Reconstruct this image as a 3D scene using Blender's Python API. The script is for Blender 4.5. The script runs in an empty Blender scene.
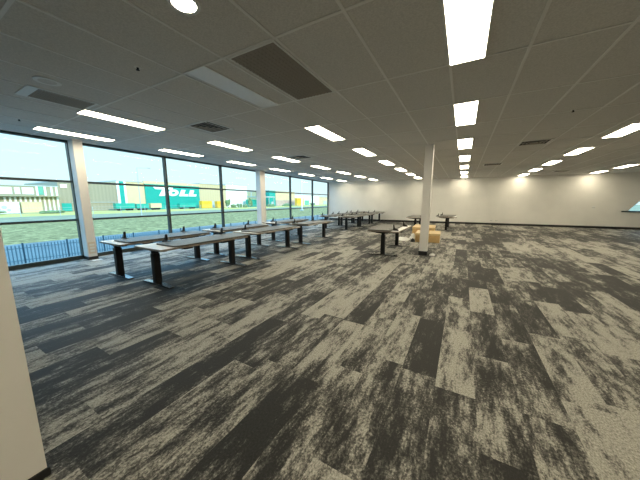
import bpy, bmesh, math, random
from mathutils import Vector, Matrix

random.seed(7)
scn = bpy.context.scene
COL = scn.collection
PI = math.pi

# ------------------------------------------------------------------ materials
def new_mat(name):
    m = bpy.data.materials.new(name)
    m.use_nodes = True
    nt = m.node_tree
    b = nt.nodes['Principled BSDF']
    return m, nt, b

def plain(name, col, rough=0.6, metal=0.0, spec=0.5, vary=0.0, scale=8.0, bump=0.0, bscale=60.0):
    m, nt, b = new_mat(name)
    b.inputs['Base Color'].default_value = (*col, 1)
    b.inputs['Roughness'].default_value = rough
    b.inputs['Metallic'].default_value = metal
    b.inputs['Specular IOR Level'].default_value = spec
    tc = nt.nodes.new('ShaderNodeTexCoord')
    if vary > 0:
        n = nt.nodes.new('ShaderNodeTexNoise'); n.inputs['Scale'].default_value = scale
        n.inputs['Detail'].default_value = 4
        nt.links.new(tc.outputs['Object'], n.inputs['Vector'])
        r = nt.nodes.new('ShaderNodeValToRGB')
        r.color_ramp.elements[0].position = 0.3
        r.color_ramp.elements[1].position = 0.7
        r.color_ramp.elements[0].color = (*[c * (1 - vary) for c in col], 1)
        r.color_ramp.elements[1].color = (*[min(1, c * (1 + vary)) for c in col], 1)
        nt.links.new(n.outputs['Fac'], r.inputs['Fac'])
        nt.links.new(r.outputs['Color'], b.inputs['Base Color'])
    if bump > 0:
        n2 = nt.nodes.new('ShaderNodeTexNoise'); n2.inputs['Scale'].default_value = bscale
        nt.links.new(tc.outputs['Object'], n2.inputs['Vector'])
        bp = nt.nodes.new('ShaderNodeBump'); bp.inputs['Strength'].default_value = bump
        bp.inputs['Distance'].default_value = 0.01
        nt.links.new(n2.outputs['Fac'], bp.inputs['Height'])
        nt.links.new(bp.outputs['Normal'], b.inputs['Normal'])
    return m

def emissive(name, col, strength):
    m, nt, b = new_mat(name)
    b.inputs['Base Color'].default_value = (0.9, 0.9, 0.9, 1)
    b.inputs['Emission Color'].default_value = (*col, 1)
    b.inputs['Emission Strength'].default_value = strength
    return m

def striped(name, c1, c2, axis, freq, duty=0.5):
    """cladding / profiled sheet: stripes along one object axis"""
    m, nt, b = new_mat(name)
    tc = nt.nodes.new('ShaderNodeTexCoord')
    sp = nt.nodes.new('ShaderNodeSeparateXYZ'); nt.links.new(tc.outputs['Object'], sp.inputs[0])
    mu = nt.nodes.new('ShaderNodeMath'); mu.operation = 'MULTIPLY'; mu.inputs[1].default_value = freq
    nt.links.new(sp.outputs[axis], mu.inputs[0])
    fr = nt.nodes.new('ShaderNodeMath'); fr.operation = 'FRACT'; nt.links.new(mu.outputs[0], fr.inputs[0])
    gt = nt.nodes.new('ShaderNodeMath'); gt.operation = 'GREATER_THAN'; gt.inputs[1].default_value = duty
    nt.links.new(fr.outputs[0], gt.inputs[0])
    mx = nt.nodes.new('ShaderNodeMix'); mx.data_type = 'RGBA'
    mx.inputs[6].default_value = (*c1, 1); mx.inputs[7].default_value = (*c2, 1)
    nt.links.new(gt.outputs[0], mx.inputs[0])
    nt.links.new(mx.outputs[2], b.inputs['Base Color'])
    b.inputs['Roughness'].default_value = 0.7
    return m

CARPET = dict(plank=0.80, cloud=2.3, streak=1.7, fine=1.3, drift=1.1, lo=-0.36, hi=0.40, zdrift=3.0,
              dark=(0.017, 0.0165, 0.015), mid=(0.112, 0.107, 0.095), light=(0.385, 0.368, 0.322))

def carpet_material():
    m, nt, b = new_mat('plank_carpet')
    N = nt.nodes.new; L = nt.links.new
    def math_(op, a, c=None, d=None):
        n = N('ShaderNodeMath'); n.operation = op
        for i, v in enumerate((a, c, d)):
            if v is None: continue
            if isinstance(v, (int, float)): n.inputs[i].default_value = v
            else: L(v, n.inputs[i])
        return n.outputs[0]
    def comb(x, y, z=0.0):
        n = N('ShaderNodeCombineXYZ')
        for i, v in enumerate((x, y, z)):
            if isinstance(v, (int, float)): n.inputs[i].default_value = v
            else: L(v, n.inputs[i])
        return n.outputs[0]
    def noise(vec, scale, detail=3, rough=0.5):
        n = N('ShaderNodeTexNoise'); n.inputs['Scale'].default_value = scale
        n.inputs['Detail'].default_value = detail; n.inputs['Roughness'].default_value = rough
        L(vec, n.inputs['Vector']); return n.outputs['Fac']
    def ramp(v, lo, hi):
        n = N('ShaderNodeMapRange'); n.interpolation_type = 'SMOOTHSTEP'
        n.inputs['From Min'].default_value = lo; n.inputs['From Max'].default_value = hi
        L(v, n.inputs['Value']); return n.outputs['Result']
    tc = N('ShaderNodeTexCoord'); sp = N('ShaderNodeSeparateXYZ'); L(tc.outputs['Object'], sp.inputs[0])
    X, Y = sp.outputs[0], sp.outputs[1]
    u = math_('DIVIDE', math_('SUBTRACT', X, 0.17), 0.25)
    cu = math_('FLOOR', u)
    w1 = N('ShaderNodeTexWhiteNoise'); w1.noise_dimensions = '1D'; L(cu, w1.inputs['W'])
    v = math_('ADD', math_('DIVIDE', Y, 1.0), math_('MULTIPLY', w1.outputs['Value'], 1.0))
    cv = math_('FLOOR', v)
    w2 = N('ShaderNodeTexWhiteNoise'); w2.noise_dimensions = '2D'; L(comb(cu, cv), w2.inputs['Vector'])
    pr = w2.outputs['Value']
    sc = N('ShaderNodeSeparateColor'); L(w2.outputs['Color'], sc.inputs[0])
    off = math_('MULTIPLY', sc.outputs[1], 40.0)
    off2 = math_('MULTIPLY', sc.outputs[2], 60.0)
    # broad dark/light clouds, cut anew in every plank
    n1 = noise(comb(math_('ADD', math_('MULTIPLY', X, 8.0), off), math_('ADD', math_('MULTIPLY', Y, 1.9), off2)), 1.0, 4, 0.6)
    # broken streaks that run with the plank
    n2 = noise(comb(math_('ADD', math_('MULTIPLY', X, 30.0), off2), math_('ADD', math_('MULTIPLY', Y, 8.0), off)), 1.0, 5, 0.72)
    n3 = noise(comb(math_('MULTIPLY', X, 75.0), math_('MULTIPLY', Y, 60.0)), 1.0, 3, 0.75)
    n4 = noise(comb(math_('MULTIPLY', X, 110.0), math_('MULTIPLY', Y, 70.0)), 1.0, 3, 0.75)
    # room-wide drift: planks come lighter or darker in patches
    n5 = noise(comb(math_('MULTIPLY', X, 0.55), math_('MULTIPLY', Y, 0.28), CARPET['zdrift']), 1.0, 1, 0.5)
    val = math_('MULTIPLY', math_('SUBTRACT', pr, 0.5), CARPET['plank'])
    val = math_('ADD', val, math_('MULTIPLY', math_('SUBTRACT', n1, 0.5), CARPET['cloud']))
    val = math_('ADD', val, math_('MULTIPLY', math_('SUBTRACT', n2, 0.5), CARPET['streak']))
    val = math_('ADD', val, math_('MULTIPLY', math_('SUBTRACT', n3, 0.5), CARPET['fine']))
    val = math_('ADD', val, math_('MULTIPLY', math_('SUBTRACT', n5, 0.5), CARPET['drift']))
    t = ramp(val, CARPET['lo'], CARPET['hi'])
    r = N('ShaderNodeValToRGB'); cr = r.color_ramp
    cr.elements[0].position = 0.0; cr.elements[0].color = (*CARPET['dark'], 1)
    cr.elements[1].position = 1.0; cr.elements[1].color = (*CARPET['light'], 1)
    e = cr.elements.new(0.5); e.color = (*CARPET['mid'], 1)
    L(t, r.inputs['Fac'])
    sp4 = math_('ADD', 1.0, math_('MULTIPLY', math_('SUBTRACT', n4, 0.5), 3.0))
    mx = N('ShaderNodeMix'); mx.data_type = 'RGBA'; mx.blend_type = 'MULTIPLY'; mx.inputs[0].default_value = 1.0
    L(r.outputs['Color'], mx.inputs[6])
    cc = N('ShaderNodeCombineColor')
    for i in range(3): L(sp4, cc.inputs[i])
    L(cc.outputs[0], mx.inputs[7])
    L(mx.outputs[2], b.inputs['Base Color'])
    b.inputs['Roughness'].default_value = 0.6
    b.inputs['Specular IOR Level'].default_value = 0.3
    bp = N('ShaderNodeBump'); bp.inputs['Strength'].default_value = 0.35; bp.inputs['Distance'].default_value = 0.004
    L(n4, bp.inputs['Height']); L(bp.outputs['Normal'], b.inputs['Normal'])
    return m

def grass_material(name, c1, c2, c3, scale):
    m, nt, b = new_mat(name)
    tc = nt.nodes.new('ShaderNodeTexCoord')
    n = nt.nodes.new('ShaderNodeTexNoise'); n.inputs['Scale'].default_value = scale
    n.inputs['Detail'].default_value = 8; n.inputs['Roughness'].default_value = 0.7
    nt.links.new(tc.outputs['Object'], n.inputs['Vector'])
    r = nt.nodes.new('ShaderNodeValToRGB')
    r.color_ramp.elements[0].position = 0.32; r.color_ramp.elements[0].color = (*c1, 1)
    r.color_ramp.elements[1].position = 0.68; r.color_ramp.elements[1].color = (*c3, 1)
    e = r.color_ramp.elements.new(0.5); e.color = (*c2, 1)
    nt.links.new(n.outputs['Fac'], r.inputs['Fac']); nt.links.new(r.outputs['Color'], b.inputs['Base Color'])
    b.inputs['Roughness'].default_value = 0.95; b.inputs['Specular IOR Level'].default_value = 0.1
    return m

def glass_material():
    m = bpy.data.materials.new('tinted_glass'); m.use_nodes = True
    nt = m.node_tree; nt.nodes.clear()
    out = nt.nodes.new('ShaderNodeOutputMaterial')
    tr = nt.nodes.new('ShaderNodeBsdfTransparent'); tr.inputs[0].default_value = (0.92, 0.985, 0.985, 1)
    gl = nt.nodes.new('ShaderNodeBsdfGlossy'); gl.inputs['Roughness'].default_value = 0.02
    fr = nt.nodes.new('ShaderNodeFresnel'); fr.inputs[0].default_value = 1.35
    mx = nt.nodes.new('ShaderNodeMixShader')
    geo = nt.nodes.new('ShaderNodeNewGeometry'); mr = nt.nodes.new('ShaderNodeMapRange')
    mr.inputs['To Min'].default_value = 1.13; mr.inputs['To Max'].default_value = 1 / 1.13
    nt.links.new(geo.outputs['Backfacing'], mr.inputs['Value']); nt.links.new(mr.outputs['Result'], fr.inputs[0])
    nt.links.new(fr.outputs[0], mx.inputs[0]); nt.links.new(tr.outputs[0], mx.inputs[1])
    nt.links.new(gl.outputs[0], mx.inputs[2]); nt.links.new(mx.outputs[0], out.inputs[0])
    return m

def ceiling_material():
    m, nt, b = new_mat('ceiling_tile')
    tc = nt.nodes.new('ShaderNodeTexCoord')
    n = nt.nodes.new('ShaderNodeTexNoise'); n.inputs['Scale'].default_value = 90; n.inputs['Detail'].default_value = 3
    nt.links.new(tc.outputs['Object'], n.inputs['Vector'])
    r = nt.nodes.new('ShaderNodeValToRGB')
    r.color_ramp.elements[0].position = 0.35; r.color_ramp.elements[0].color = (0.60, 0.585, 0.56, 1)
    r.color_ramp.elements[1].position = 0.65; r.color_ramp.elements[1].color = (0.72, 0.70, 0.67, 1)
    nt.links.new(n.outputs['Fac'], r.inputs['Fac']); nt.links.new(r.outputs['Color'], b.inputs['Base Color'])
    b.inputs['Roughness'].default_value = 0.8
    return m

M = {}
M['carpet'] = carpet_material()
M['tile'] = ceiling_material()
M['tbar'] = plain('white_tbar', (0.80, 0.79, 0.77), 0.45)
M['wall'] = plain('white_wall_paint', (0.80, 0.775, 0.73), 0.6, vary=0.03, scale=2)
M['wallwin'] = plain('white_column_paint', (0.80, 0.77, 0.74), 0.5, vary=0.02, scale=2)
M['skirt'] = plain('black_skirting', (0.012, 0.012, 0.013), 0.5)
M['alu'] = plain('dark_green_grey_frame', (0.045, 0.060, 0.060), 0.4, metal=0.2)
M['glass'] = glass_material()
M['lamp'] = emissive('lit_diffuser', (1.0, 0.90, 0.665), 19.0)
M['down'] = emissive('lit_downlight', (1.0, 0.91, 0.74), 45.0)
M['unlit'] = plain('unlit_opal_diffuser', (0.90, 0.92, 0.93), 0.12, spec=0.9)
M['whitemetal'] = plain('white_enamel', (0.80, 0.80, 0.78), 0.4)
M['grille'] = plain('dark_eggcrate', (0.33, 0.30, 0.26), 0.7)
M['darkvoid'] = plain('dark_duct', (0.03, 0.03, 0.03), 0.8)
M['top'] = plain('white_laminate', (0.78, 0.78, 0.76), 0.35)
M['edge'] = plain('tan_edge_band', (0.28, 0.23, 0.18), 0.5, vary=0.12, scale=30)
M['black'] = plain('black_powder_coat', (0.008, 0.008, 0.009), 0.5, spec=0.25)
M['foot'] = plain('gloss_black_foot', (0.02, 0.02, 0.022), 0.16, spec=1.0)
M['foot'].node_tree.nodes['Principled BSDF'].inputs['IOR'].default_value = 2.3
M['felt'] = plain('charcoal_felt', (0.095, 0.090, 0.080), 0.42, spec=0.6, vary=0.10, scale=60, bump=0.2, bscale=400)
M['bracket'] = plain('black_bracket', (0.010, 0.010, 0.010), 0.45)
M['kraft'] = plain('kraft_cardboard', (0.62, 0.40, 0.17), 0.8, vary=0.10, scale=10)
M['kraftedge'] = plain('kraft_tape', (0.70, 0.52, 0.27), 0.45, vary=0.05, scale=10)
M['plastic'] = plain('clear_white_wrap', (0.75, 0.76, 0.75), 0.3)
M['paper'] = plain('white_paper', (0.82, 0.82, 0.80), 0.7)
M['peach'] = plain('cream_plastic', (0.72, 0.62, 0.52), 0.4)

M['brick'] = plain('outer_cladding', (0.35, 0.35, 0.34), 0.8, vary=0.1, scale=3)
M['grass'] = grass_material('field_grass', (0.11, 0.088, 0.036), (0.26, 0.20, 0.08), (0.50, 0.39, 0.17), 1.3)
M['drygrass'] = grass_material('dry_verge_grass', (0.42, 0.31, 0.08), (0.58, 0.43, 0.12), (0.66, 0.50, 0.18), 0.5)
M['road'] = plain('grey_gravel_road', (0.30, 0.25, 0.155), 0.95, spec=0.05, vary=0.2, scale=0.4)
M['shadeground'] = plain('shaded_ground_grey', (0.20, 0.20, 0.19), 0.95, spec=0.1, vary=0.12, scale=0.6)  # grey for the ground in shade, darker than the field
M['steelblue'] = plain('pale_fence_steel', (0.16, 0.21, 0.23), 0.5)
M['fencepost'] = plain('dark_fence_post', (0.04, 0.08, 0.10), 0.5)
M['teal'] = plain('teal_cladding', (0.0, 0.31, 0.245), 0.6, vary=0.05, scale=0.5)
M['teallow'] = plain('teal_trailer_paint', (0.01, 0.33, 0.25), 0.5, vary=0.1, scale=0.3)
M['cream'] = plain('cream_cladding', (0.62, 0.48, 0.28), 0.7, vary=0.04, scale=0.3)
M['beige'] = striped('beige_profiled_sheet', (0.56, 0.44, 0.26), (0.52, 0.41, 0.24), 1, 0.6)
M['greygreen'] = striped('grey_green_profiled_sheet', (0.30, 0.255, 0.17), (0.33, 0.28, 0.19), 1, 0.8)
M['white'] = plain('white_cladding', (0.80, 0.78, 0.70), 0.6)
M['letter'] = plain('white_sign_letters', (0.88, 0.88, 0.88), 0.5)
M['greenstripe'] = plain('green_stripe', (0.12, 0.38, 0.26), 0.6)
M['greybldg'] = plain('grey_green_wall', (0.34, 0.31, 0.20), 0.7)
M['roofgrey'] = plain('grey_roof_sheet', (0.42, 0.45, 0.42), 0.6)
M['yellow'] = plain('yellow_paint', (0.80, 0.44, 0.03), 0.5, vary=0.1, scale=0.5)
M['sand'] = plain('sand_container_paint', (0.62, 0.52, 0.28), 0.6, vary=0.05, scale=0.4)
M['pink'] = plain('pinkish_brick', (0.46, 0.33, 0.27), 0.8, vary=0.1, scale=0.3)
M['pole'] = plain('galvanised_pole', (0.40, 0.44, 0.44), 0.5)
M['leaf'] = plain('bush_leaves', (0.13, 0.20, 0.08), 0.9, vary=0.4, scale=1.5)
M['bark'] = plain('bark', (0.12, 0.09, 0.06), 0.9)

# ------------------------------------------------------------------ mesh helpers
def box(bm, x0, x1, y0, y1, z0, z1, bevel=0.0, mi=0):
    n = bmesh.new()
    vs = [n.verts.new(p) for p in ((x0,y0,z0),(x1,y0,z0),(x1,y1,z0),(x0,y1,z0),(x0,y0,z1),(x1,y0,z1),(x1,y1,z1),(x0,y1,z1))]
    for f in ((0,3,2,1),(4,5,6,7),(0,1,5,4),(1,2,6,5),(2,3,7,6),(3,0,4,7)):
        n.faces.new([vs[i] for i in f])
    if bevel > 0:
        bmesh.ops.bevel(n, geom=n.edges[:], offset=bevel, segments=2, affect='EDGES', clamp_overlap=True)
    for f in n.faces: f.material_index = mi
    merge(bm, n)
    return bm

def merge(bm, n):
    me = bpy.data.meshes.new('tmp'); n.to_mesh(me); n.free()
    bm.from_mesh(me); bpy.data.meshes.remove(me)

def prism(bm, pts, axis, a0, a1, mi=0):
    """extrude a 2-D outline along an axis. axis 'x': pts are (y,z); 'y': (x,z); 'z': (x,y)"""
    def p3(p, a):
        return {'x': (a, p[0], p[1]), 'y': (p[0], a, p[1]), 'z': (p[0], p[1], a)}[axis]
    n = bmesh.new()
    A = [n.verts.new(p3(p, a0)) for p in pts]; B = [n.verts.new(p3(p, a1)) for p in pts]
    n.faces.new(A); n.faces.new(B[::-1])
    for i in range(len(pts)):
        j = (i + 1) % len(pts)
        n.faces.new((A[i], B[i], B[j], A[j]))
    bmesh.ops.recalc_face_normals(n, faces=n.faces[:])
    for f in n.faces: f.material_index = mi
    merge(bm, n)
    return bm

def cyl(bm, p0, p1, r0, r1=None, seg=16, caps=True):
    r1 = r0 if r1 is None else r1
    p0, p1 = Vector(p0), Vector(p1); d = p1 - p0
    n = bmesh.new()
    bmesh.ops.create_cone(n, cap_ends=caps, segments=seg, radius1=r0, radius2=r1, depth=d.length)
    q = Vector((0, 0, 1)).rotation_difference(d.normalized())
    bmesh.ops.transform(n, matrix=Matrix.Translation((p0 + p1) / 2) @ q.to_matrix().to_4x4(), verts=n.verts[:])
    merge(bm, n)
    return bm

def ring(bm, cx, cy, r_in, r_out, z0, z1, seg=32):
    n = bmesh.new(); V = []
    for i in range(seg):
        a = 2 * PI * i / seg; c, s = math.cos(a), math.sin(a)
        V.append([n.verts.new((cx + r * c, cy + r * s, z)) for r, z in ((r_in, z0), (r_out, z0), (r_out, z1), (r_in, z1))])
    for i in range(seg):
        j = (i + 1) % seg
        for k in range(4):
            l = (k + 1) % 4
            n.faces.new((V[i][k], V[j][k], V[j][l], V[i][l]))
    bmesh.ops.recalc_face_normals(n, faces=n.faces[:])
    merge(bm, n); return bm

def B(): return bmesh.new()

def obj(name, bm, mats, parent=None, loc=(0, 0, 0), rz=0.0, smooth=False):
    me = bpy.data.meshes.new(name)
    bm.to_mesh(me); bm.free()
    for m in (mats if isinstance(mats, (list, tuple)) else [mats]): me.materials.append(m)
    o = bpy.data.objects.new(name, me); COL.objects.link(o)
    o.location = loc; o.rotation_euler = (0, 0, rz)
    if smooth:
        for p in me.polygons: p.use_smooth = True
    if parent is not None: o.parent = parent
    return o

def tag(o, label, cat, group=None, kind=None):
    o['label'] = label; o['category'] = cat
    if group: o['group'] = group
    if kind: o['kind'] = kind
    return o

def thing(name, label, cat, loc=(0, 0, 0), rz=0.0, group=None):
    o = bpy.data.objects.new(name, None); COL.objects.link(o)
    o.location = loc; o.rotation_euler = (0, 0, rz); o.empty_display_size = 0.1
    return tag(o, label, cat, group)

def struct(name, bm, mats, label=None, parent=None):
    o = obj(name, bm, mats, parent)
    if parent is None:
        o['kind'] = 'structure'
        o['category'] = name.split('_')[0]
        if label: o['label'] = label
    return o

def dup(root, loc, label, rz=0.0, group=None):
    r = root.copy(); COL.objects.link(r); r.location = loc; r.rotation_euler = (0, 0, rz)
    r['label'] = label
    if group: r['group'] = group
    for ch in list(root.children):
        c = ch.copy(); COL.objects.link(c); c.parent = r
        for g in list(ch.children):
            d = g.copy(); COL.objects.link(d); d.parent = c
    return r

# ------------------------------------------------------------------ room shell
CZ = 2.606           # ceiling height
XR = 8.2             # right wall
YN = -5.2            # wall behind the camera
GZ = -2.8            # outside ground
TH = 0.06            # the window wall runs slightly askew to the ceiling grid
WX0 = -7.40          # window wall: x = WX0 - TH*y ; back wall: y = BY0 + 0.075*x
BY0 = 16.80
def wx(y): return WX0 - TH * y
def by(x): return BY0 + 0.075 * x
XC = (WX0 - TH * BY0) / (1 + TH * 0.075); YC = by(XC)      # far left corner
ROT_B = math.atan(0.075)
ROT_W = math.atan(TH)

def plan(d, dy=0.0):
    """room outline grown by d"""
    return [(wx(YN - d) - d, YN - d), (XR + d, YN - d), (XR + d, by(XR) + d), (XC - d, YC + d)]
struct('floor', prism(B(), plan(0.15), 'z', -0.35, 0.0), M['carpet'], 'grey and charcoal plank carpet floor of the open office')
struct('ceiling', prism(B(), plan(0.15), 'z', CZ, CZ + 0.12), M['tile'], 'grey suspended tile ceiling of the open office')
# suspended ceiling grid
g = B()
xs = [-0.21 + 0.6 * k for k in range(-13, 14)]
ys = [1.77 + 1.135 * k for k in range(-6, 14)]
for x in xs:
    y0 = YN if x > wx(YN) else max(YN, (WX0 - x) / TH)
    if x < XR and y0 < by(x): box(g, x - 0.012, x + 0.012, y0, by(x), CZ - 0.005, CZ + 0.001)
for y in ys:
    if YN < y: box(g, wx(y), XR, y - 0.012, y + 0.012, CZ - 0.0045, CZ + 0.001)
struct('ceiling_grid', g, M['tbar'], 'thin white metal grid between the ceiling tiles')

# back wall (built along its own axis), with the raked opening near its right end
LB = 0.15
def at_back(o):
    o.location = (0, BY0, 0); o.rotation_euler = (0, 0, ROT_B); return o
w = B()
box(w, XC - 0.15, 6.60, 0, LB, 0, CZ)
box(w, 6.60, XR + 0.2, 0, LB, 0, 0.84)
prism(w, [(6.60, 0.86), (6.60, CZ), (XR + 0.2, CZ), (XR + 0.2, 2.05), (7.55, 2.05), (6.72, 0.86)], 'y', 0, LB)
at_back(struct('wall_back', w, M['wall'], 'long white back wall with warm scallops of light'))
fr = B()
box(fr, 6.50, XR, -0.06, LB, 0.80, 0.86)
wb = at_back(struct('window_8', fr, M['alu'], 'raked corner window with grey sill at far right of back wall'))
pn = B(); prism(pn, [(6.70, 0.86), (7.55, 2.06), (XR, 2.06), (XR, 0.86)], 'y', 0.07, 0.08)
obj('pane', pn, M['glass'], wb)
struct('wall_right', box(B(), XR, XR + 0.15, YN - 0.15, by(XR), 0, CZ), M['wall'], 'white right wall beyond the picture edge')
struct('wall_near', box(B(), wx(YN) - 0.15, XR, YN - 0.15, YN, 0, CZ), M['wall'], 'white wall behind the camera')
# short return wall in the left foreground
pt = struct('wall_left', box(B(), -1.80, -1.67, YN, 0.26, 0, CZ), M['wall'], 'white end of a partition wall in the left foreground')
b_ = B(); box(b_, -1.81, -1.661, YN, 0.268, 0.0, 0.04)
obj('baseboard', b_, M['skirt'], pt)
# skirting
at_back(struct('baseboard_back', box(B(), XC + 0.02, XR, -0.014, -0.001, 0.0, 0.105), M['skirt'], 'black skirting along the back wall'))
# unseen upper storey sized to shade the ground, and the base below the floor
up = B()
prism(up, [(wx(-45) - 0.3, -45), (XR + 0.5, -45), (XR + 0.5, by(XR) + 0.3), (XC - 0.3, YC + 0.3)], 'z', CZ + 0.14, 7.7)
struct('roof', up, M['brick'], 'unseen upper storey, its height set to shade the ground outside')
bs = prism(B(), plan(0.14), 'z', GZ, -0.36)
struct('foundation', bs, M['brick'], 'lower storey under the office floor')

# window wall, one window per bay
MY = [0.25, 2.32, 4.44, 6.52, 8.60, 11.22, 13.78, 16.17]
FW = 0.055
def window(idx, y0, y1, label):
    f = B(); xa, xb = -0.10, 0.0
    box(f, xa, xb, y0, y0 + FW / 2, 0.0, CZ)
    box(f, xa, xb, y1 - FW / 2, y1, 0.0, CZ)
    yi0, yi1 = y0 + FW / 2, y1 - FW / 2
    box(f, xa, xb, yi0, yi1, CZ - 0.045, CZ)
    box(f, xa, xb, yi0, yi1, 1.715, 1.760)
    box(f, xa, xb, yi0, yi1, 0.875, 0.920)
    box(f, xa, xb, yi0, yi1, 0.0, 0.085)
    o = struct('window_%d' % idx, f, M['alu'], label)
    o.location = (WX0, 0, 0); o.rotation_euler = (0, 0, ROT_W)
    for z0, z1 in ((0.085, 0.875), (0.920, 1.715), (1.760, CZ - 0.045)):
        p = box(B(), -0.055, -0.047, yi0 - 0.004, yi1 + 0.004, z0 - 0.004, z1 + 0.004)
        obj('pane', p, M['glass'], o)
wl = ['glazed bay left of the first white column, cut by the picture edge',
      'window bay just right of the first white column', 'second window bay right of the first white column',
      'window bay left of the second white column', 'window bay just right of the second white column',
      'last but one window bay before the back corner', 'last window bay at the back corner']
for i in range(len(MY) - 1):
    window(i + 1, MY[i], MY[i + 1], wl[i])
wn = struct('wall_left_near', box(B(), -0.15, 0.0, YN - 0.1, MY[0], 0, CZ), M['wall'], 'white near end of the window wall')
wn.location = (WX0, 0, 0); wn.rotation_euler = (0, 0, ROT_W)

# columns
def column(x0, x1, y0, y1, label, skh, rec=True):
    o = struct('column', box(B(), x0, x1, y0, y1, 0, CZ, 0.004), M['wallwin'], label)
    s = B(); t = 0.008
    box(s, x0 - t, x1 + t, y0 - t, y1 + t, 0, skh)
    obj('skirting', s, M['skirt'], o)
    return o
column(-7.525, -7.27, 2.30, 2.46, 'white square column standing at the window wall near left', 0.07)
column(-7.91, -7.66, 8.40, 8.72, 'white column at the window wall, farther one', 0.07)
column(-0.87, -0.69, 6.54, 6.72, 'white free-standing column in mid room beside the boxes', 0.10)

# ------------------------------------------------------------------ ceiling lights
def make_light(label, loc, lit=True):
    t = thing('troffer_light', label, 'ceiling light', loc, 0, 'recessed linear ceiling lights')
    f = B(); W, H, e = 0.15, 0.575, 0.012
    box(f, -W, W, -H, -H + e, -0.010, 0); box(f, -W, W, H - e, H, -0.010, 0)
    box(f, -W, -W + e, -H + e, H - e, -0.010, 0); box(f, W - e, W, -H + e, H - e, -0.010, 0)
    obj('frame', f, M['whitemetal'], t)
    obj('diffuser', box(B(), -W + e, W - e, -H + e, H - e, -0.007, -0.001), M['lamp'] if lit else M['unlit'], t)
    return t
ORD = ['nearest', 'second', 'third', 'fourth', 'fifth', 'sixth', 'seventh']
LZ = CZ
lit0 = None
def place(x, y, label):
    global lit0
    if lit0 is None: lit0 = make_light(label, (x, y, LZ)); return lit0
    return dup(lit0, (x, y, LZ), label)
for k in range(7):
    place(-0.07, 2.34 + 2.27 * k, '%s lit panel light in the row running straight ahead to the back wall' % ORD[k])
for k in range(6):
    place(-2.41 + 0.015 * k, 4.55 + 2.18 * k, '%s lit panel light in the row just left of the central column' % ORD[k])
for k in range(7):
    place(-4.92, 2.26 + 2.19 * k, '%s lit panel light in the row above the desks' % ORD[k])
for k in range(7):
    place(-6.70 - 0.045 * k, 2.21 + 2.18 * k, '%s lit panel light in the row along the windows' % ORD[k])
place(2.52, 4.75, 'unseen panel light added past the right picture edge, in the right row')  # out of view, added to light the near floor
for k in range(2, 7):
    place(2.52, 2.45 + 2.30 * k, '%s lit panel light in the slanting row right of the centre row' % ORD[k - 2])
for y, lab in ((5.0, 'first unseen panel light added to the farthest right row, past the picture edge'), (7.3, 'second unseen panel light added to the farthest right row, past the picture edge'),  # first four are out of view, added for light on the right side
               (9.6, 'third unseen panel light added to the farthest right row, past the picture edge'), (11.9, 'fourth unseen panel light added to the farthest right row, past the picture edge'),
               (14.2, 'lit panel light at far right edge, nearer of two above the raked window'), (16.4, 'lit panel light at far right, closest to the back wall in its row')):
    place(5.22, y, lab)
for k, y in enumerate((0.07, -2.20)):  # unseen lights added to brighten the near floor and partition
    place(-0.07, y, '%s unseen panel light added behind the camera in the centre row' % ORD[k])
    place(2.52, y, '%s unseen panel light added behind the camera in the right row' % ORD[k])
make_light('unlit pale panel light between dark grille and round downlight', (-2.41, 2.33, LZ), lit=False)
# downlight
t = thing('downlight', 'small round bright downlight at the top edge of the picture', 'ceiling light', (-1.70, 1.20, CZ))
obj('trim_ring', ring(B(), 0, 0, 0.075, 0.10, -0.008, 0.0), M['whitemetal'], t)
obj('lens', cyl(B(), (0, 0, -0.006), (0, 0, -0.001), 0.075, seg=32), M['down'], t)
# speaker ring
t = thing('ceiling_speaker', 'white oval ring of a ceiling speaker near the left air grille', 'speaker', (-4.03, 1.14, CZ))
obj('rim', ring(B(), 0, 0, 0.075, 0.11, -0.010, 0.0), M['whitemetal'], t)
obj('cover', cyl(B(), (0, 0, -0.006), (0, 0, -0.001), 0.075, seg=32), M['tile'], t)
# return air grilles
def grille(x0, x1, y0, y1, label, fr_=0.02, near=0.0):
    cx, cy = (x0 + x1) / 2, (y0 + y1) / 2
    t = thing('air_grille', label, 'air vent', (cx, cy, CZ), 0, 'dark return air grilles')
    a, b_, c, d = x0 - cx, x1 - cx, y0 - cy, y1 - cy
    f = B()
    box(f, a - fr_, b_ + fr_, c - fr_ - near, c, -0.009, 0); box(f, a - fr_, b_ + fr_, d, d + fr_, -0.009, 0)
    box(f, a - fr_, a, c, d, -0.009, 0); box(f, b_, b_ + fr_, c, d, -0.009, 0)
    obj('frame', f, M['whitemetal'], t)
    core = B(); n = 24
    for i in range(n):
        y = c + (d - c) * (i + 0.5) / n
        box(core, a, b_, y - 0.006, y + 0.006, -0.006, -0.001)
    m = max(4, int((b_ - a) / 0.045))
    for i in range(m):
        x = a + (b_ - a) * (i + 0.5) / m
        box(core, x - 0.006, x + 0.006, c, d, -0.0065, -0.001)
    obj('eggcrate', core, M['grille'], t)
    obj('backing', box(B(), a, b_, c, d, -0.002, -0.0005), M['grille'], t)
grille(-1.95, -1.45, 1.80, 2.89, 'large dark brown air grille beside the unlit panel light')
grille(-4.80, -4.37, 1.15, 1.68, 'dark air grille with white frame at left, above the windows', 0.025, 0.07)
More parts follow.
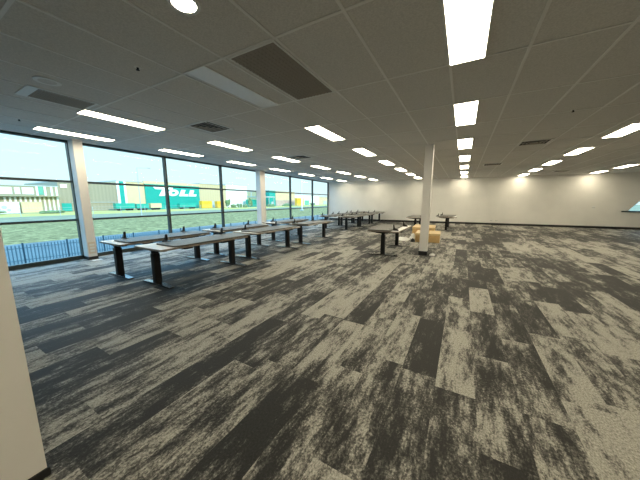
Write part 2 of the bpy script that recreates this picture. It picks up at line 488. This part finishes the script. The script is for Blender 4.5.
# four-way diffusers
def make_diffuser(label, loc):
    t = thing('air_diffuser', label, 'air vent', loc, 0, 'four-way square air diffusers')
    f = B(); s = 0.28
    n = bmesh.new()
    def loop(r, z): return [n.verts.new((x * r, y * r, z)) for x, y in ((-1,-1),(1,-1),(1,1),(-1,1))]
    L1, L2, L3 = loop(s, 0), loop(s, -0.012), loop(s - 0.035, -0.012)
    for A_, B_ in ((L1, L2), (L2, L3)):
        for i in range(4): n.faces.new((A_[i], A_[(i+1)%4], B_[(i+1)%4], B_[i]))
    merge(f, n)
    obj('frame', f, M['whitemetal'], t)
    obj('duct', box(B(), -s + 0.035, s - 0.035, -s + 0.035, s - 0.035, -0.004, -0.0005), M['darkvoid'], t)
    v = B()
    for r in (0.20, 0.135, 0.07):
        n = bmesh.new()
        def lp(rr, z): return [n.verts.new((x * rr, y * rr, z)) for x, y in ((-1,-1),(1,-1),(1,1),(-1,1))]
        A_, B_ = lp(r, -0.012), lp(r - 0.03, -0.005)
        for i in range(4): n.faces.new((A_[i], A_[(i+1)%4], B_[(i+1)%4], B_[i]))
        bmesh.ops.recalc_face_normals(n, faces=n.faces[:])
        merge(v, n)
    obj('vanes', v, M['grille'], t)
    return t
d0 = make_diffuser('nearest square air diffuser, left of the dark brown grille', (-3.98, 3.14, CZ))
dup(d0, (-4.32, 6.50, CZ), 'small square air diffuser farther along the rows above the desks')
dup(d0, (1.27, 7.46, CZ), 'square air diffuser right of the central light row')
dup(d0, (0.80, 11.1, CZ), 'small far air diffuser next to the central light row')
dup(d0, (3.6, 15.0, CZ), 'farthest air diffuser at right near the back wall')
# sprinklers
def make_sprinkler(label, loc):
    t = thing('ceiling_sprinkler', label, 'sprinkler', loc, 0, 'ceiling sprinkler heads')
    obj('rosette', cyl(B(), (0, 0, -0.006), (0, 0, 0.004), 0.03, 0.035, 20), M['whitemetal'], t)
    h = cyl(B(), (0, 0, -0.025), (0, 0, -0.006), 0.008, 0.010, 12); cyl(h, (0, 0, -0.029), (0, 0, -0.025), 0.016, seg=14)
    obj('head', h, M['black'], t)
    return t
s0 = make_sprinkler('sprinkler head near the round downlight', (-2.86, 1.47, CZ))
dup(s0, (-6.26, 1.37, CZ), 'sprinkler head above the leftmost window')
dup(s0, (1.27, 5.13, CZ), 'sprinkler head in the ceiling at right')

# ------------------------------------------------------------------ desks
DH = 0.612
def rounded(x0, x1, y0, y1, r, seg=6):
    pts = []
    for cx, cy, a0 in ((x1 - r, y1 - r, 0), (x0 + r, y1 - r, 90), (x0 + r, y0 + r, 180), (x1 - r, y0 + r, 270)):
        for i in range(seg + 1):
            a = math.radians(a0 + 90 * i / seg); pts.append((cx + r * math.cos(a), cy + r * math.sin(a)))
    return pts
def make_desk(label, loc, group, hl=0.755):
    t = thing('standing_desk', label, 'desk', loc, 0, group)
    n = B(); prism(n, rounded(-0.375, 0.375, -0.87, 0.87, 0.025), 'z', DH - 0.026, DH)
    n.faces.ensure_lookup_table()
    for f in n.faces: f.material_index = 0 if abs(f.normal.z) > 0.5 else 1
    obj('tabletop', n, [M['top'], M['edge']], t)
    for s in (-1, 1):
        y = s * hl
        lg = B(); box(lg, -0.045, 0.045, y - 0.05, y + 0.05, 0.028, DH - 0.10, 0.006)
        box(lg, -0.036, 0.036, y - 0.041, y + 0.041, DH - 0.10, DH - 0.06, 0.004)
        l = obj('leg', lg, M['black'], t)
        ft = B(); prism(ft, [(-0.375, 0.012), (-0.36, 0.0), (0.36, 0.0), (0.375, 0.012), (0.365, 0.022), (0.06, 0.034), (-0.06, 0.034), (-0.365, 0.022)], 'y', y - 0.042, y + 0.042)
        obj('foot', ft, M['foot'], l)
        br = B(); prism(br, [(-0.30, DH - 0.027), (0.30, DH - 0.027), (0.29, DH - 0.05), (0.06, DH - 0.068), (-0.06, DH - 0.068), (-0.29, DH - 0.05)], 'y', y - 0.03, y + 0.03)
        obj('support_bracket', br, M['black'], t)
    rl = B()
    for x in (-0.13, 0.09):
        box(rl, x, x + 0.04, -hl + 0.03, hl - 0.03, DH - 0.066, DH - 0.027)
    obj('frame_rail', rl, M['black'], t)
    obj('control_box', box(B(), 0.20, 0.34, 0.25, 0.55, DH - 0.066, DH - 0.027, 0.006), M['black'], t)
    obj('keypad', box(B(), 0.30, 0.39, -0.50, -0.36, DH - 0.050, DH - 0.027, 0.005), M['black'], t)
    return t
def make_screen(label, loc, group, rz=0.0):
    t = thing('desk_screen', label, 'desk screen', loc, rz, group)
    n = B(); prism(n, rounded(-0.29, 0.29, -0.80, 0.80, 0.07), 'z', 0.0, 0.024)
    obj('panel', n, M['felt'], t)
    for y in (-0.60, 0.55):
        b_ = B()
        prism(b_, [(-0.291, 0.0), (-0.291, 0.140), (-0.303, 0.145), (-0.330, 0.060), (-0.41, 0.022), (-0.41, 0.0)], 'y', y - 0.018, y + 0.018)
        box(b_, -0.415, -0.2905, y - 0.035, y + 0.035, 0.0, 0.008)
        box(b_, -0.296, -0.20, y - 0.02, y + 0.02, 0.0242, 0.031)
        obj('bracket', b_, M['bracket'], t)
    return t
GW, GR = 'standing desks along the windows', 'bare standing desks in the room'
spots = [  # cx, cy, label
 (-5.21, 2.80, 'standing desk nearest the camera in the row beside the windows', GW),
 (-4.16, 2.87, 'frontmost standing desk, nearest in the row away from the windows', GW),
 (-5.25, 4.86, 'second standing desk in the row beside the windows', GW),
 (-4.27, 4.96, 'second standing desk in the row away from the windows', GW),
 (-5.42, 7.24, 'third standing desk in the row beside the windows', GW),
 (-4.33, 7.23, 'third standing desk in the row away from the windows', GW),
 (-5.68, 11.42, 'near left desk of the far block by the back corner', GR),
 (-4.58, 11.36, 'near right desk of the far block by the back corner', GR),
 (-5.68, 13.25, 'middle desk on the window side of the far block', GR),
 (-4.60, 13.20, 'middle desk on the room side of the far block', GR),
 (-5.70, 15.08, 'last desk on the window side of the far block', GR),
 (-4.64, 15.28, 'last desk on the room side of the far block', GR),
 (-1.635, 6.80, 'dark topped standing desk alone left of the central column', GR),
 (-0.60, 13.35, 'standing desk right of the central column near the back wall', GR),
 (-1.76, 12.35, 'standing desk partly hidden behind the central column', GR)]
SW, SR = 'felt desk screens lying on window desks', 'felt desk screens lying on other desks'
screens = [
 (0, 0.08, 0.07, 0), (1, 0.085, 0.16, 0), (2, 0.085, 0.02, 0), (3, 0.05, 0.03, 0), (4, 0.085, 0.12, 0), (5, 0.05, -0.10, 0),
 (6, 0.05, 0.0, 0), (7, 0.05, 0.0, 0), (8, 0.05, 0.05, 0), (9, 0.05, -0.02, 0), (10, 0.05, 0.02, 0), (11, 0.05, 0.0, 0),
 (12, -0.085, -0.09, PI), (13, 0.0, -0.02, -0.08), (14, -0.07, 0.05, PI)]
names = ['nearest desk in the row beside the windows', 'frontmost desk, white end showing', 'second desk in the row beside the windows',
 'second desk in the row away from the windows', 'third desk in the row beside the windows', 'third desk in the row away from the windows',
 'near left desk of the far block', 'near right desk of the far block', 'middle window side desk of the far block', 'middle room side desk of the far block',
 'last window side desk of the far block', 'last room side desk of the far block', 'lone desk left of the central column',
 'desk right of the central column', 'desk hidden behind the central column']
d0 = None
for cx, cy, lab, grp in spots:
    if d0 is None: d0 = make_desk(lab, (cx, cy, 0), grp)
    else: dup(d0, (cx, cy, 0), lab, 0, grp)
s0 = None
for i, dx, dy, rz in screens:
    cx, cy, _, grp = spots[i]
    loc = (cx + dx, cy + dy, DH + 0.0005); lab = 'grey felt screen lying on the ' + names[i]; g_ = SW if grp == GW else SR
    if s0 is None: s0 = make_screen(lab, loc, g_, rz)
    else: dup(s0, loc, lab, rz, g_)

# ------------------------------------------------------------------ cartons and litter by the central column
def carton(label, loc, sx, sy, sz, rz, flap=True):
    t = thing('cardboard_box', label, 'box', loc, rz, 'flat cartons beside the column')
    obj('body', box(B(), -sx/2, sx/2, -sy/2, sy/2, 0, sz, 0.006), M['kraft'], t)
    l = B(); box(l, -sx/2 - 0.012, sx/2 + 0.012, -sy/2 - 0.012, sy/2 + 0.012, sz - 0.055, sz + 0.006, 0.004)
    obj('lid', l, M['kraftedge'], t)
    tp = B(); box(tp, -0.03, 0.03, -sy/2 - 0.0135, sy/2 + 0.0135, sz - 0.05, sz + 0.0075)
    obj('tape', tp, M['kraft'], t)
    return t
carton('long brown cardboard box right behind the central column, front one', (-0.955, 9.14, 0), 0.72, 0.95, 0.28, 0.06)
carton('brown cardboard box lying behind the front one, left end showing', (-1.26, 10.6, 0), 0.76, 1.2, 0.34, 0.06)
# crumpled wrap: displaced sheet with thickness
def crumple(name, label, loc, sx, sy, h, mat, seed, cat):
    rnd = random.Random(seed)
    n = bmesh.new(); N_ = 10; rows = []
    for i in range(N_ + 1):
        row = []
        for j in range(N_ + 1):
            u, v = i / N_ - 0.5, j / N_ - 0.5
            k = max(0.0, 1 - (2 * u) ** 2) * max(0.0, 1 - (2 * v) ** 2)
            rr = 1 - 0.25 * (abs(u) + abs(v)) + rnd.uniform(-.08, .08)
            row.append(n.verts.new((sx * u * rr, sy * v * rr, h * k * rnd.uniform(0.4, 1.0))))
        rows.append(row)
    for i in range(N_):
        for j in range(N_):
            n.faces.new((rows[i][j], rows[i+1][j], rows[i+1][j+1], rows[i][j+1]))
    r = bmesh.ops.extrude_face_region(n, geom=n.faces[:])
    for v in [e for e in r['geom'] if isinstance(e, bmesh.types.BMVert)]: v.co.z += 0.004
    bmesh.ops.recalc_face_normals(n, faces=n.faces[:])
    o = obj(name, n, mat, None, loc)
    return tag(o, label, cat)
crumple('plastic_wrap', 'white plastic wrap heaped on the carpet left of the boxes', (-1.75, 8.95, 0.001), 0.55, 0.7, 0.10, M['plastic'], 3, 'plastic wrap')
crumple('plastic_wrap', 'small white plastic wrap heap touching the left of the front box', (-1.50, 9.55, 0.001), 0.24, 0.7, 0.2, M['plastic'], 13, 'plastic wrap')
crumple('packing_foam', 'dark scrap of packing lying beside the white wrap', (-1.36, 8.62, 0.001), 0.16, 0.22, 0.12, M['black'], 9, 'packing scrap')
crumple('crumpled_paper', 'crumpled white paper on the carpet by the central column base', (-0.575, 6.66, 0.001), 0.15, 0.22, 0.05, M['paper'], 5, 'paper')
tag(obj('paper_scrap', box(B(), -7.18, -7.06, 2.30, 2.48, 0.001, 0.004), M['paper'], None), 'white paper scrap on the carpet at the near window column', 'paper')

# power points and switches
def outlet(label, x, y, z, nx, ny, w_=0.115, h_=0.072):
    """plate on a wall; normal along +x or -y"""
    t = thing('power_outlet', label, 'outlet', (x, y, z), ROT_B)
    p = B(); s = B()
    if ny:
        box(p, -w_/2, w_/2, -0.008, 0.0, -h_/2, h_/2, 0.002)
        for k in (-0.028, 0.028): box(s, k - 0.014, k + 0.014, -0.011, -0.008, -0.016, 0.016)
    else:
        box(p, 0, 0.008, -w_/2, w_/2, -h_/2, h_/2, 0.002)
        for k in (-0.028, 0.028): box(s, 0.008, 0.011, k - 0.014, k + 0.014, -0.016, 0.016)
    obj('plate', p, M['whitemetal'], t); obj('socket', s, M['grille'], t)
outlet('small switch plate on the back wall, below the far right lights', 5.5, by(5.5), 1.0, 0, 1, 0.11, 0.13)
outlet('low outlet plate on the back wall right of the far light row', 1.66, by(1.66), 0.235, 0, 1)
outlet('second low outlet plate on the back wall, next to the first', 1.42, by(1.42), 0.235, 0, 1)
t = thing('service_panel', 'small cream outlet panel low on the near window column', 'outlet', (-7.27, 2.38, 0.27))
obj('plate', box(B(), 0, 0.012, -0.065, 0.065, -0.13, 0.13, 0.003), M['peach'], t)
for z in (-0.07, 0.0, 0.07): obj('socket', box(B(), 0.012, 0.017, -0.045, 0.045, z - 0.022, z + 0.022), M['whitemetal'], t)

# ------------------------------------------------------------------ outside
gr = B(); box(gr, -75, -9.2, -120, 330, GZ - 0.3, GZ)
struct('ground', gr, M['grass'], 'green grass field outside the windows')
struct('ground_shade', box(B(), -37, -9.2, -60, 120, GZ, GZ + 0.012), M['shadeground'], 'grey ground sheet put in where the building shades the field')  # sheet stands in for shaded ground; its grey deepens the shadow band
struct('ground_road', box(B(), -100, -75, -120, 330, GZ - 0.3, GZ + 0.01), M['road'], 'grey road past the field')
struct('ground_verge', box(B(), -400, -100, -160, 600, GZ - 0.3, GZ), M['drygrass'], 'dry yellow grass in front of the warehouses')
struct('ground_back', box(B(), -9.2, 400, 18.2, 400, GZ - 0.3, GZ), M['road'], 'grey ground behind the back wall')

# palisade fence on the shaded ground
FXX = -25.0
fe = thing('palisade_fence', 'pale blue steel picket fence outside below the windows', 'fence', (FXX, 0, GZ + 0.012))
pitch = 2.15
for i in range(-1, 22):
    y0 = 4.66 + (i - 1) * pitch
    obj('fence_post', box(B(), -0.04, 0.04, y0 - 0.04, y0 + 0.04, 0, 1.38), M['fencepost'], fe)
    p = B()
    for z in (0.22, 1.02): box(p, -0.02, 0.02, y0 + 0.04, y0 + pitch - 0.04, z, z + 0.045)
    for j in range(1, 13):
        y = y0 + pitch * j / 13
        prism(p, [(y - 0.03, 0.04), (y - 0.03, 1.22), (y, 1.28), (y + 0.03, 1.22), (y + 0.03, 0.04)], 'x', 0.02, 0.035)
    obj('fence_panel', p, M['steelblue'], fe)

FX = -133.0
def building(name, label, y0, y1, depth, top, mat, cat='building', x=FX, roof_mat=None, base=GZ):
    t = thing(name, label, cat, (x, (y0 + y1) / 2, base))
    h = (y1 - y0) / 2; H = top - base
    obj('wall', box(B(), -depth, 0, -h, h, 0, H), M[mat], t)
    obj('roof', box(B(), -depth - 0.2, 0.25, -h, h, H, H + 0.35), M[roof_mat or 'roofgrey'], t)
    return t, h, H
# far left warehouse with pale panels and green stripes
t, h, H = building('striped_warehouse', 'low warehouse at far left with cream panels and green stripes', 4, 36, 30, 6.4, 'greybldg')
yc = 20.0
pan = [(4.5, 19.5), (20.0, 24.6), (25.2, 26.4), (26.9, 29.6)]
for a, b_ in pan:
    obj('wall_panel', box(B(), 0.02, 0.2, a - yc, b_ - yc, 6.4, H - 0.5), M['white'], t)
for a in (30.2, 32.2, 33.9, 35.2):
    obj('stripe', box(B(), 0.02, 0.25, a - yc, a + 0.5 - yc, 6.0, H), M['letter'], t)
obj('green_panel', box(B(), 0.02, 0.15, 30.8 - yc, 32.0 - yc, 6.3, H), M['greenstripe'], t)
for a in [22.5 + 1.15 * k for k in range(12)]:
    obj('lower_stripe', box(B(), 0.02, 0.2, a - yc, a + 0.5 - yc, 0.2, 5.4), M['letter'] if a < 31 else M['white'], t)
cp = B(); box(cp, 0.0, 3.0, 4.2 - yc, 35.6 - yc, 5.6, 6.0)
obj('canopy', cp, M['greybldg'], t)
def container(label, y0, y1, x, top, mat, marks=False):
    t = thing('shipping_container', label, 'container', (x, (y0 + y1) / 2, GZ + 0.01))
    h = (y1 - y0) / 2; H = top - GZ
    bd = box(B(), -2.4, 0, -h, h, 0.15, H)
    n = max(6, int(2 * h / 0.6))
    for i in range(n):
        y = -h + 2 * h * (i + 0.5) / n
        box(bd, 0, 0.06, y - 0.15, y + 0.15, 0.3, H - 0.15)
    obj('body', bd, M[mat], t)
    obj('base_rail', box(B(), -2.4, 0.08, -h, h, 0.0, 0.15), M['fencepost'], t)
    if marks:
        s = B()
        for k, (yy, zz, r) in enumerate(((1.0, 1.3, .5), (2.1, 2.1, .6), (3.0, 1.2, .45), (1.8, .9, .35))):
            n = bmesh.new(); bmesh.ops.create_cone(n, cap_ends=True, segments=14, radius1=r, radius2=r, depth=0.03)
            bmesh.ops.transform(n, matrix=Matrix.Translation((0.09, yy, zz)) @ Matrix.Rotation(PI/2, 4, 'Y'), verts=n.verts[:]); merge(s, n)
        obj('painted_mark', s, M['pole'], t)
    return t
container('white container with grey blotches at the far left window', 13.5, 24.2, -125, 0.95, 'white', True)
container('sand coloured container right of the white blotched one', 24.6, 29.3, -125, 0.95, 'sand')
# grey green warehouse
t, h, H = building('grey_warehouse', 'large plain grey green warehouse behind the first column', 36, 54.6, 40, 8.6, 'greygreen')
obj('sign_board', box(B(), 0.02, 0.2, -8.6, -6.8, 9.0, 10.3), M['letter'], t)
obj('door', box(B(), 0.02, 0.2, -9.0, -6.2, 0.2, 3.2), M['teal'], t)
obj('fascia', box(B(), 0.02, 0.3, -6.0, h, 3.4, 3.6), M['roofgrey'], t)
# sign building
t, h, H = building('sign_warehouse', 'teal fronted warehouse with big white lettering across the road', 54.6, 95.2, 45, 9.8, 'cream')
c0 = (54.6 + 95.2) / 2; zb = -GZ
obj('white_pilaster', box(B(), 0.02, 0.5, 54.6 - c0, 55.5 - c0, 0, H), M['letter'], t)
obj('teal_pilaster', box(B(), 0.02, 0.6, 55.5 - c0, 57.2 - c0, 0, H), M['teal'], t)
obj('white_pilaster', box(B(), 0.02, 0.5, 57.2 - c0, 58.0 - c0, 0, H), M['letter'], t)
obj('sign_panel', box(B(), 0.02, 0.4, 65.9 - c0, 94.6 - c0, 0, H - 0.5), M['teal'], t)
obj('parapet', box(B(), -0.5, 0.5, 65.5 - c0, 95.2 - c0, H - 0.5, H + 0.9), M['cream'], t)
def letters():
    z0, z1 = 3.75 + zb, 8.25 + zb; sl = 0.30
    def P_(y, z): return (y - c0 + (z - z0) * sl, z)
    out = []
    # T with a long bar swept to the left
    out.append([P_(68.0, z1), P_(69.6, z1 - 1.25), P_(72.9, z1 - 1.25), P_(72.0, z0), P_(74.7, z0), P_(75.5, z1 - 1.25), P_(78.2, z1 - 1.25), P_(78.0, z1)])
    out.append([P_(82.8, z1 - 1.1), P_(82.3, z0), P_(87.2, z0), P_(87.2, z0 + 1.15), P_(84.9, z0 + 1.15), P_(85.2, z1 - 1.1)])
    out.append([P_(87.9, z1 - 1.1), P_(87.6, z0), P_(92.2, z0), P_(92.2, z0 + 1.15), P_(90.1, z0 + 1.15), P_(90.3, z1 - 1.1)])
    return out, P_, z0, z1
outl, P_, z0, z1 = letters()
for k, pts in enumerate(outl):
    obj('sign_letter', prism(B(), pts, 'x', 0.41, 0.6), M['letter'], t)
n = bmesh.new(); seg = 28; V = []
cz = (z0 + z1 - 1.1) / 2; rz_ = (z1 - 1.1 - z0) / 2
for i in range(seg):
    a = 2 * PI * i / seg; row = []
    for (ry, rr) in ((2.75, rz_), (1.05, rz_ - 1.1)):
        y, z = P_(78.9 + ry * math.cos(a), cz + rr * math.sin(a))
        row += [n.verts.new((0.41, y, z)), n.verts.new((0.6, y, z))]
    V.append(row)
for i in range(seg):
    A_, B_ = V[i], V[(i + 1) % seg]
    n.faces.new((A_[1], B_[1], B_[3], A_[3])); n.faces.new((A_[0], A_[1], B_[1], B_[0])); n.faces.new((A_[2], B_[2], B_[3], A_[3])); n.faces.new((A_[0], B_[0], B_[2], A_[2]))
bmesh.ops.recalc_face_normals(n, faces=n.faces[:])
obj('sign_letter', n, M['letter'], t)
# trailers in front of it
def trailer(label, y0, y1, x, top, mat):
    t = thing('parked_trailer', label, 'trailer', (x, (y0 + y1) / 2, GZ + 0.01), 0, 'trailers parked by the sign building')
    h = (y1 - y0) / 2; H = top - GZ
    obj('cargo_box', box(B(), -2.4, 0, -h, h, 0.9, H, 0.05), M[mat], t)
    obj('chassis', box(B(), -2.2, -0.2, -h + 0.3, h - 0.3, 0.65, 0.9), M['fencepost'], t)
    for yy in (h - 1.2, h - 2.4, -h + 1.5):
        obj('wheel', cyl(B(), (-2.2, yy, 0.5), (-0.1, yy, 0.5), 0.5, seg=18), M['black'], t)
trailer('teal trailer left of the sign wall, leftmost of the row', 50.0, 57.0, -124, 0.30, 'teallow')
trailer('teal trailer right of the leftmost one', 57.6, 62.6, -124, 0.0, 'teallow')
trailer('sand trailer below the big lettering', 63.4, 68.2, -124, 0.2, 'sand')
trailer('teal trailer under the sign, right of the sand one', 77.0, 86.0, -124, 0.0, 'teallow')
# right of the sign
t, h, H = building('beige_warehouse', 'beige warehouse right of the teal sign building', 95.2, 113.6, 45, 11.0, 'beige')
obj('door', box(B(), 0.02, 0.2, -2.0, 2.0, 0.0, 4.0), M['roofgrey'], t)
container('yellow container, left one of the two by the beige warehouse', 89.5, 96.0, -124, 1.2, 'yellow')
container('yellow container, right one of the two by the beige warehouse', 99.5, 104.2, -124, 1.1, 'yellow')
t, h, H = building('white_warehouse', 'white warehouse right of the beige one', 113.8, 132.0, 45, 11.6, 'white')
obj('fascia', box(B(), 0.02, 0.4, -h, h, H - 1.2, H - 0.9), M['cream'], t)
cp = thing('loading_canopy', 'grey open canopy on thin posts left of the second column', 'canopy', (-130, 142, GZ))
obj('canopy_roof', box(B(), -10, 6, -9.5, 9.5, 6.6, 7.3), M['roofgrey'], cp)
for y in (-8.5, -3, 3, 8.5): obj('post', box(B(), 5.3, 5.7, y - 0.2, y + 0.2, 0, 6.6), M['pole'], cp)
for y in (-7.0, 1.0): obj('mast', box(B(), -2.2, -1.8, y - 0.15, y + 0.15, 7.3, 11.5), M['pole'], cp)
container('green container under the grey canopy', 127.5, 137.0, -127.5, 2.2, 'teallow')
t, h, H = building('teal_tower', 'narrow teal tower building right of the second column', 155.5, 163.0, 12, 9.2, 'teal')
obj('door', box(B(), 0.02, 0.15, -1.5, 1.5, 0, 3.5), M['roofgrey'], t)
t, h, H = building('cream_warehouse', 'long cream warehouse right of the teal tower', 163.2, 190.0, 40, 8.9, 'cream')
obj('brick_base', box(B(), 0.02, 0.3, -h, h, 0, 4.6), M['pink'], t)
container('yellow container far right among distant buildings', 178.0, 188.0, -122, 3.6, 'yellow')
t, h, H = building('pale_shed', 'pale distant shed at the right end of the view', 192.0, 236.0, 40, 6.5, 'white', x=-134)
obj('door', box(B(), 0.02, 0.2, -6, 2, 0, 4.5), M['greenstripe'], t)
t, h, H = building('beige_shed', 'beige distant shed last before the window edge', 238.0, 300.0, 40, 5.2, 'cream', x=-140)
obj('door', box(B(), 0.02, 0.2, -12, -4, 0, 4.0), M['roofgrey'], t)

# street lamp
t = thing('street_lamp', 'tall grey street lamp with a side arm left of the white lettering', 'street lamp', (-80, 38.2, GZ))
obj('pole', cyl(B(), (0, 0, 0), (0, 0, 13.2), 0.11, 0.07, 12), M['pole'], t)
a = cyl(B(), (0, 0, 13.15), (0, 2.9, 13.4), 0.05, seg=10)
obj('arm', a, M['pole'], t)
obj('lamp_head', box(B(), -0.14, 0.14, 2.7, 3.6, 13.33, 13.5, 0.03), M['pole'], t)
# thin mast near right
t = thing('white_mast', 'pale mast standing in the field seen through the last windows', 'mast', (-60, 91.0, GZ))
obj('pole', cyl(B(), (0, 0, 0), (0, 0, 13.0), 0.30, 0.20, 12), M['letter'], t)
obj('base', box(B(), -0.6, 0.6, -0.6, 0.6, 0, 0.5), M['roofgrey'], t)

# wire fence along the far road
wf = thing('wire_fence', 'thin wire fence along the road before the warehouses', 'fence', (-101, 0, GZ))
for i in range(26):
    y = 12 + i * 7.5
    obj('fence_post', cyl(B(), (0, y, 0), (0, y, 2.3), 0.07, seg=8), M['pole'], wf)
rl = B()
for z in (0.8, 1.5, 2.2): cyl(rl, (0, 12, z), (0, 12 + 25 * 7.5, z), 0.025, seg=6)
obj('fence_wire', rl, M['pole'], wf)

# bushes and shrubs
def bush(label, x, y, rx, ry, rz_, seed, tree=False):
    rnd = random.Random(seed)
    t = thing('tree' if tree else 'bush', label, 'tree' if tree else 'bush', (x, y, GZ), 0, 'bushes in front of the warehouses')
    f = B()
    zc = rz_ * 0.7 + (1.2 if tree else 0)
    for i in range(16):
        n = bmesh.new(); bmesh.ops.create_icosphere(n, subdivisions=2, radius=1.0)
        for v in n.verts: v.co *= rnd.uniform(0.8, 1.2)
        s = rnd.uniform(0.35, 0.6)
        a_ = rnd.uniform(0, 2 * PI); q = rnd.uniform(0, 0.7)
        bmesh.ops.transform(n, matrix=Matrix.Translation((rx * q * math.cos(a_), ry * q * math.sin(a_), zc + rnd.uniform(-.4, .5) * rz_)) @ Matrix.Diagonal((rx * s, ry * s, rz_ * s, 1)), verts=n.verts[:])
        merge(f, n)
    obj('foliage', f, M['leaf'], t)
    obj('trunk', cyl(B(), (0, 0, 0), (0, 0, zc), 0.18 if not tree else 0.3, 0.1, 8), M['bark'], t)
for i, (x, y, rx, ry, rz_, tr, lab) in enumerate([
    (-120, 17.0, 1.2, 3.4, 0.7, 0, 'low bush before the white blotched container'),
    (-118, 30.0, 1.2, 3.0, 0.6, 0, 'low bush before the green striped wall'),
    (-120, 103.6, 1.2, 1.5, 2.4, 1, 'small dark tree between the yellow containers'),
    (-120, 107.8, 1.3, 1.9, 1.3, 0, 'bush before the white warehouse, left one'),
    (-120, 112.3, 1.3, 1.9, 1.5, 0, 'bush before the white warehouse, middle one'),
    (-120, 116.8, 1.3, 1.9, 1.4, 0, 'bush before the white warehouse, right one'),
    (-120, 121.4, 1.4, 1.7, 3.0, 1, 'taller tree at the right end of the white warehouse'),
    (-118, 140.0, 1.3, 4.0, 1.2, 0, 'bush beside the second window column'),
    (-118, 158.0, 1.3, 6.0, 1.3, 0, 'bush before the long cream warehouse'),
    (-118, 196.0, 1.3, 5.0, 1.4, 0, 'bush before the pale distant shed')]):
    bush(lab, x, y, rx, ry, rz_, 20 + i, bool(tr))

# ------------------------------------------------------------------ sky, sun, camera
wd = bpy.data.worlds.new('World'); scn.world = wd; wd.use_nodes = True
nt = wd.node_tree; nt.nodes.clear()
out = nt.nodes.new('ShaderNodeOutputWorld'); bg = nt.nodes.new('ShaderNodeBackground')
tc = nt.nodes.new('ShaderNodeTexCoord'); sp = nt.nodes.new('ShaderNodeSeparateXYZ')
rp = nt.nodes.new('ShaderNodeValToRGB')
nt.links.new(tc.outputs['Generated'], sp.inputs[0]); nt.links.new(sp.outputs[2], rp.inputs[0])
rp.color_ramp.elements[0].position = 0.0; rp.color_ramp.elements[0].color = (0.86, 0.98, 1.0, 1)
rp.color_ramp.elements[1].position = 0.55; rp.color_ramp.elements[1].color = (1.0, 2.3, 3.8, 1)
e = rp.color_ramp.elements.new(0.14); e.color = (0.80, 1.02, 1.06, 1)
nt.links.new(rp.outputs[0], bg.inputs[0]); bg.inputs[1].default_value = 1.15
nt.links.new(bg.outputs[0], out.inputs[0])

sl = bpy.data.lights.new('Sun', 'SUN'); sl.energy = 3.4; sl.angle = math.radians(0.6); sl.color = (1.0, 0.93, 0.78)
so = bpy.data.objects.new('Sun', sl); COL.objects.link(so)
dirv = Vector((-1.0, 0.12, -0.37)).normalized()
so.rotation_euler = dirv.to_track_quat('-Z', 'Y').to_euler(); so.location = (60, -10, 40)

cam = bpy.data.cameras.new('Camera'); cam.sensor_width = 36.0; cam.lens = 14.2; cam.clip_end = 2000; cam.clip_start = 0.02
co = bpy.data.objects.new('Camera', cam); COL.objects.link(co)
co.location = (0, 0, 1.3217)
co.rotation_euler = (math.radians(90 - 8.826), 0, math.radians(29.337))
scn.camera = co

scn.view_settings.view_transform = 'Standard'
scn.view_settings.look = 'None'
scn.view_settings.gamma = 1.0
scn.view_settings.use_curve_mapping = False
scn.view_settings.exposure = 0.0
